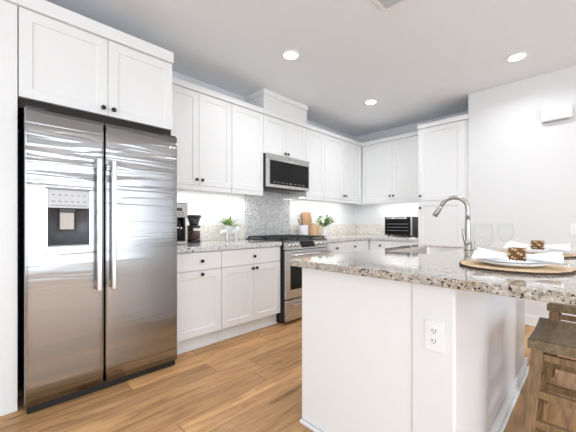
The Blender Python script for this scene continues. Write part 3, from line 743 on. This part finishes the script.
MB().lathe([(0, .201), (.048, .201), (.05, .215), (.03, .225), (0, .226)], (.0925, .072, 0), 24).build('lid', M_BLACK, cf)
mb = MB(); mb.tube([(.0925, .026, .195), (.0925, -.012, .19), (.0925, -.024, .16), (.0925, -.02, .10), (.0925, .005, .075)], .009, 10); mb.build('handle', M_BLACK, cf)
MB().lathe([(.069, .145), (.0712, .147), (.0712, .158), (.0655, .16)], (.0925, .072, 0), 32).build('band', M_HANDLE, cf)

t = thing('coffee_grinder', 'black coffee grinder with funnel hopper beside the coffee maker', 'coffee grinder', (-2.885, 1.492, .915))
MB().lathe([(0, .001), (.066, .001), (.068, .006), (.066, .03), (.060, .034), (0, .034)], n=32).build('base', M_BLACK, t)
j = MB().lathe([(.062, .036), (.067, .04), (.067, .145), (.063, .150), (.060, .148), (.0635, .142), (.0635, .042), (.060, .038)], n=32).build('jar', M_GLASS, t)
MB().lathe([(0, .0365), (.0595, .0385), (.062, .05), (.062, .12), (0, .125)], n=24).build('grounds', M_COFFEE, j)
mb = MB(); mb.lathe([(0, .151), (.064, .151), (.064, .172), (.050, .178), (0, .178)], n=32); mb.box(-.082, -.03, .005, -.069, .03, .18, .004); mb.build('neck', M_BLACK, t)
MB().lathe([(0, .1785), (.042, .1785), (.046, .20), (.068, .262), (.064, .262), (.042, .205), (0, .20)], n=32).build('hopper', plain('smoky_plastic', (.05, .045, .045), .15), t)
MB().lathe([(0, .284), (.066, .284), (.072, .281), (.074, .272), (.074, .263), (0, .263)], n=32).build('lid', M_BLACK, t)

def leaf(mb, p, d, L, w, mi=0, bend=.4):
    d = Vector(d).normalized(); side = d.cross(Vector((0, 0, 1)))
    side = side.normalized() if side.length > .05 else Vector((1, 0, 0)); up = side.cross(d)
    p = Vector(p); rows = []
    for k in range(6):
        f = k / 5; c = p + d * L * f - Vector((0, 0, 1)) * bend * L * f * f * .5; ww = w * math.sin(PI * (.08 + .92 * f) ** .8) * .5 + .0003
        rows.append((mb.bm.verts.new(c - side * ww + up * ww * .25), mb.bm.verts.new(c), mb.bm.verts.new(c + side * ww + up * ww * .25)))
    for A, B in zip(rows, rows[1:]):
        for q in range(2):
            f = mb.bm.faces.new((A[q], A[q + 1], B[q + 1], B[q])); f.smooth = True; f.material_index = mi
t = thing('planter', 'small white animal-shaped planter with spiky green plant on worktop', 'planter', (-2.92, 1.955, .915), RL)
mb = MB(); mb.sphere((.0, 0, .112), .05, (1.9, .9, .72)); mb.sphere((.085, 0, .128), .046, (1.0, .9, 1.0)); mb.sphere((-.098, 0, .10), .030, (1.1, .9, .8)); mb.tube([(-.118, 0, .10), (-.132, 0, .085), (-.133, 0, .07)], [.014, .011, .009], 12)
mb.build('figure', M_CER, t)
for x in (-.055, .062):
    for y in (-.022, .022): MB().tube([(x, y, .0008), (x, y, .02), (x, y, .095)], [.0115, .010, .013], 14).build('leg', M_CER, t)
MB().lathe([(0, .10), (.048, .10), (.053, .168), (.054, .175), (.049, .175), (.046, .16), (0, .16)], (-.025, 0, 0), 28).build('pot', M_CER, t)
mb = MB()
for k in range(95):
    a = random.uniform(0, 2 * PI); e = random.uniform(.25, 1.4); r = random.uniform(0, .025)
    if math.sin(a) * math.cos(e) > .45: continue
    leaf(mb, (-.025 + r * math.cos(a), r * math.sin(a), .157), (math.cos(a) * math.cos(e), math.sin(a) * math.cos(e), math.sin(e)), random.uniform(.11, .19), random.uniform(.012, .020), random.choice((0, 1, 1)), .35)
mb.build('foliage', [M_LEAF, M_LEAFP], t, norm=False)

# ------------------------------------------------------------------ things right of the range
t = thing('utensil_crock', 'white ceramic utensil crock just right of the range', 'crock', (-2.90, 3.172, .915))
MB().lathe([(0, .001), (.064, .001), (.072, .008), (.075, .09), (.069, .17), (.067, .175), (.063, .172), (.068, .09), (.065, .012), (0, .010)], n=36).build('pot', M_CER, t)
t = thing('wooden_spoon', 'dark wooden spoon handle leaning in the white crock', 'spoon', (-2.90, 3.172, .915))
mb = MB(); mb.tube([(.012, .028, .02), (-.006, -.03, .15), (-.024, -.082, .262)], [.007, .009, .010], 10); mb.build('handle', M_SPOON, t)
mb = MB(); mb.sphere((.014, .030, .024), .013, (1, 1.3, .8)); mb.build('bowl', M_SPOON, t)
def board(name, label, loc, w, h, thk, mat, lean):
    o = MB()
    r = .02; poly = []
    for cx, cz, a0 in ((w / 2 - r, h - r, 0), (-w / 2 + r, h - r, PI / 2), (-w / 2 + r, r, PI), (w / 2 - r, r, 1.5 * PI)):
        for k in range(6): a = a0 + PI / 2 * k / 5; poly.append((cx + r * math.cos(a), cz + r * math.sin(a)))
    o.prism(poly, 0, thk, axis='y', bev=.002)
    q = o.build(name, mat); q.location = loc; q.rotation_euler = (lean, 0, PI / 2); return tag(q, label, 'cutting board')
board('cutting_board', 'tall brown wooden cutting board leaning on the splashback behind the canisters', (-2.986, 3.40, .917), .205, .37, .02, M_BOARD, -.135)
def canister(label, loc, r, h):
    t = thing('canister', label, 'canister', loc, 0, 'pale wooden canisters')
    MB().lathe([(0, .001), (r * .96, .001), (r, .005), (r, h * .80), (r * .985, h * .81), (0, h * .81)], n=32).build('body', M_BIRCH, t)
    MB().lathe([(0, h * .812), (r * .99, h * .812), (r, h * .83), (r * .98, h * .97), (r * .9, h), (0, h)], n=32).build('lid', M_BIRCH, t)
canister('taller pale wooden canister next to the white crock', (-2.80, 3.287, .915), .054, .205)
canister('shorter pale wooden canister next to the white leafy vase', (-2.81, 3.402, .915), .048, .172)
t = thing('vase', 'white vase of leafy green sprigs near the room corner', 'vase', (-2.86, 3.575, .915))
MB().lathe([(0, .001), (.05, .001), (.058, .01), (.060, .08), (.048, .135), (.044, .15), (.040, .148), (.046, .12), (.055, .08), (.052, .012), (0, .01)], n=32).build('pot', M_CER, t)
mb = MB()
for k in range(28):
    a = random.uniform(0, 2 * PI) if k > 5 else (PI / 2 if k % 2 else -PI / 2) + random.uniform(-.5, .5); e = random.uniform(.45, 1.2); L = random.uniform(.14, .23)
    d = Vector((math.cos(a) * math.cos(e), math.sin(a) * math.cos(e), math.sin(e))); p0 = Vector((0, 0, .13)); p1 = p0 + d * L
    if p1.x < -.04: continue
    mb.tube([(0, 0, .06), p0, p1], .0018, 6)
    for q in range(9):
        f = .3 + .7 * q / 8; b_ = random.uniform(0, 2 * PI)
        leaf(mb, p0 + d * L * f, Vector((math.cos(b_), math.sin(b_), random.uniform(-.1, .7))) + d * .4, random.uniform(.05, .075), random.uniform(.022, .032), random.choice((0, 0, 1)))
mb.build('foliage', [M_LEAF, M_LEAFP], t, norm=False)

# toaster oven
t = thing('toaster_oven', 'black toaster oven with steel-framed glass door on the back worktop', 'toaster oven', (-2.300, 4.42, .915))
w_, z0, z1 = .432, .018, .298
MB().box(0, .012, z0, w_, .31, z1, .006).build('body', M_BLACK, t)
MB().box(0, 0, z0, w_, .0115, z1, .003).build('front_frame', M_BLACK, t)
d = MB().box(.018, -.016, z0 + .02, w_ - .03, -.0005, z1 - .03, .003).build('door', M_GLOSSB, t)
mb = MB(); mb.tube([(.05, -.042, z1 - .022), (w_ - .06, -.042, z1 - .022)], .011, 10)
for x in (.06, w_ - .07): mb.box(x - .006, -.042, z1 - .036, x + .006, -.012, z1 - .024)
mb.build('handle', M_HANDLE, d)
mb = MB()
for k in range(3): mb.box(.045, -.0172, z0 + .07 + k * .05, w_ - .05, -.0158, z0 + .074 + k * .05)
mb.build('rack_lines', M_GREY, d)
MB().box(w_ - .022, -.006, z0, w_, -.0005, z1, .002).build('side_strip', M_HANDLE, t)
for x in (.05, w_ - .05):
    for y in (.03, .28): MB().tube([(x, y, .0005), (x, y, z0 + .001)], .014, 12).build('foot', M_DARK, t)

# ------------------------------------------------------------------ wall and ceiling fittings
t = thing('door_chime', 'white door chime box high on the plain wall', 'door chime', (-.262, YS, 2.245))
MB().box(-.122, -.055, -.062, .122, -.0005, .078, .016).build('case', M_PLAST, t)
MB().box(-.105, -.048, -.0665, .095, -.008, -.0625, .001).build('grille', M_GREY, t)
def downlight(label, x, y):
    t = thing('downlight', label, 'ceiling light', (x, y, ZC), 0, 'recessed ceiling downlights')
    MB().lathe([(.062, -.001), (.092, -.001), (.094, -.004), (.088, -.008), (.066, -.008), (.062, -.001)], n=40).build('trim_ring', M_PLAST, t)
    MB().lathe([(0, -.006), (.0655, -.006), (.0655, -.0012), (0, -.0012)], n=32).build('diffuser', M_LAMP, t)
    l = bpy.data.lights.new('downlight_lamp', 'AREA'); l.shape = 'DISK'; l.size = .13; l.energy = DOWNLIGHT_W; l.color = (.95, .97, 1); l.spread = math.radians(150)
    o = bpy.data.objects.new('downlight_lamp', l); COL.objects.link(o); o.parent = t; o.location = (0, 0, -.012)
downlight('bright recessed downlight in front of the tall wall cabinets, nearest the refrigerator', -2.006, 2.024)
downlight('bright recessed downlight near the room corner above the range side', -2.04, 3.55)
downlight('bright recessed downlight close to the plain wall on the right', -.507, 3.58)
downlight('recessed downlight over the island, overhead and out of view', -.50, 2.02)
for x_, y_ in ((1.0, .6), (1.0, 2.1), (2.2, .6), (2.2, 2.1)): downlight('added recessed ceiling downlight on the dining side, out of view, for the refrigerator to reflect', x_, y_)  # unseen lamps added so the refrigerator steel reflects bright streaks
t = thing('ceiling_vent', 'square white louvred air vent in the ceiling at the top edge', 'vent', (-.92, 1.93, ZC))
h = .18
mb = MB()
for a in ((-h, -h, h, -h + .03), (-h, h - .03, h, h), (-h, -h + .03, -h + .03, h - .03), (h - .03, -h + .03, h, h - .03)): mb.box(a[0], a[1], -.010, a[2], a[3], -.001, .002)
mb.build('frame', M_PLAST, t)
mb = MB()
for k in range(12):
    y = -h + .042 + k * .0252
    mb.box(-.145, -.001, -.008, .145, .001, .008, 0, 0, Matrix.Translation((0, y, -.0105)) @ Matrix.Rotation(.7, 4, 'X'))
mb.build('louvre', M_PALE, t)
MB().box(-h + .03, -h + .03, -.002, h - .03, h - .03, -.0008).build('backing', M_DARK, t)
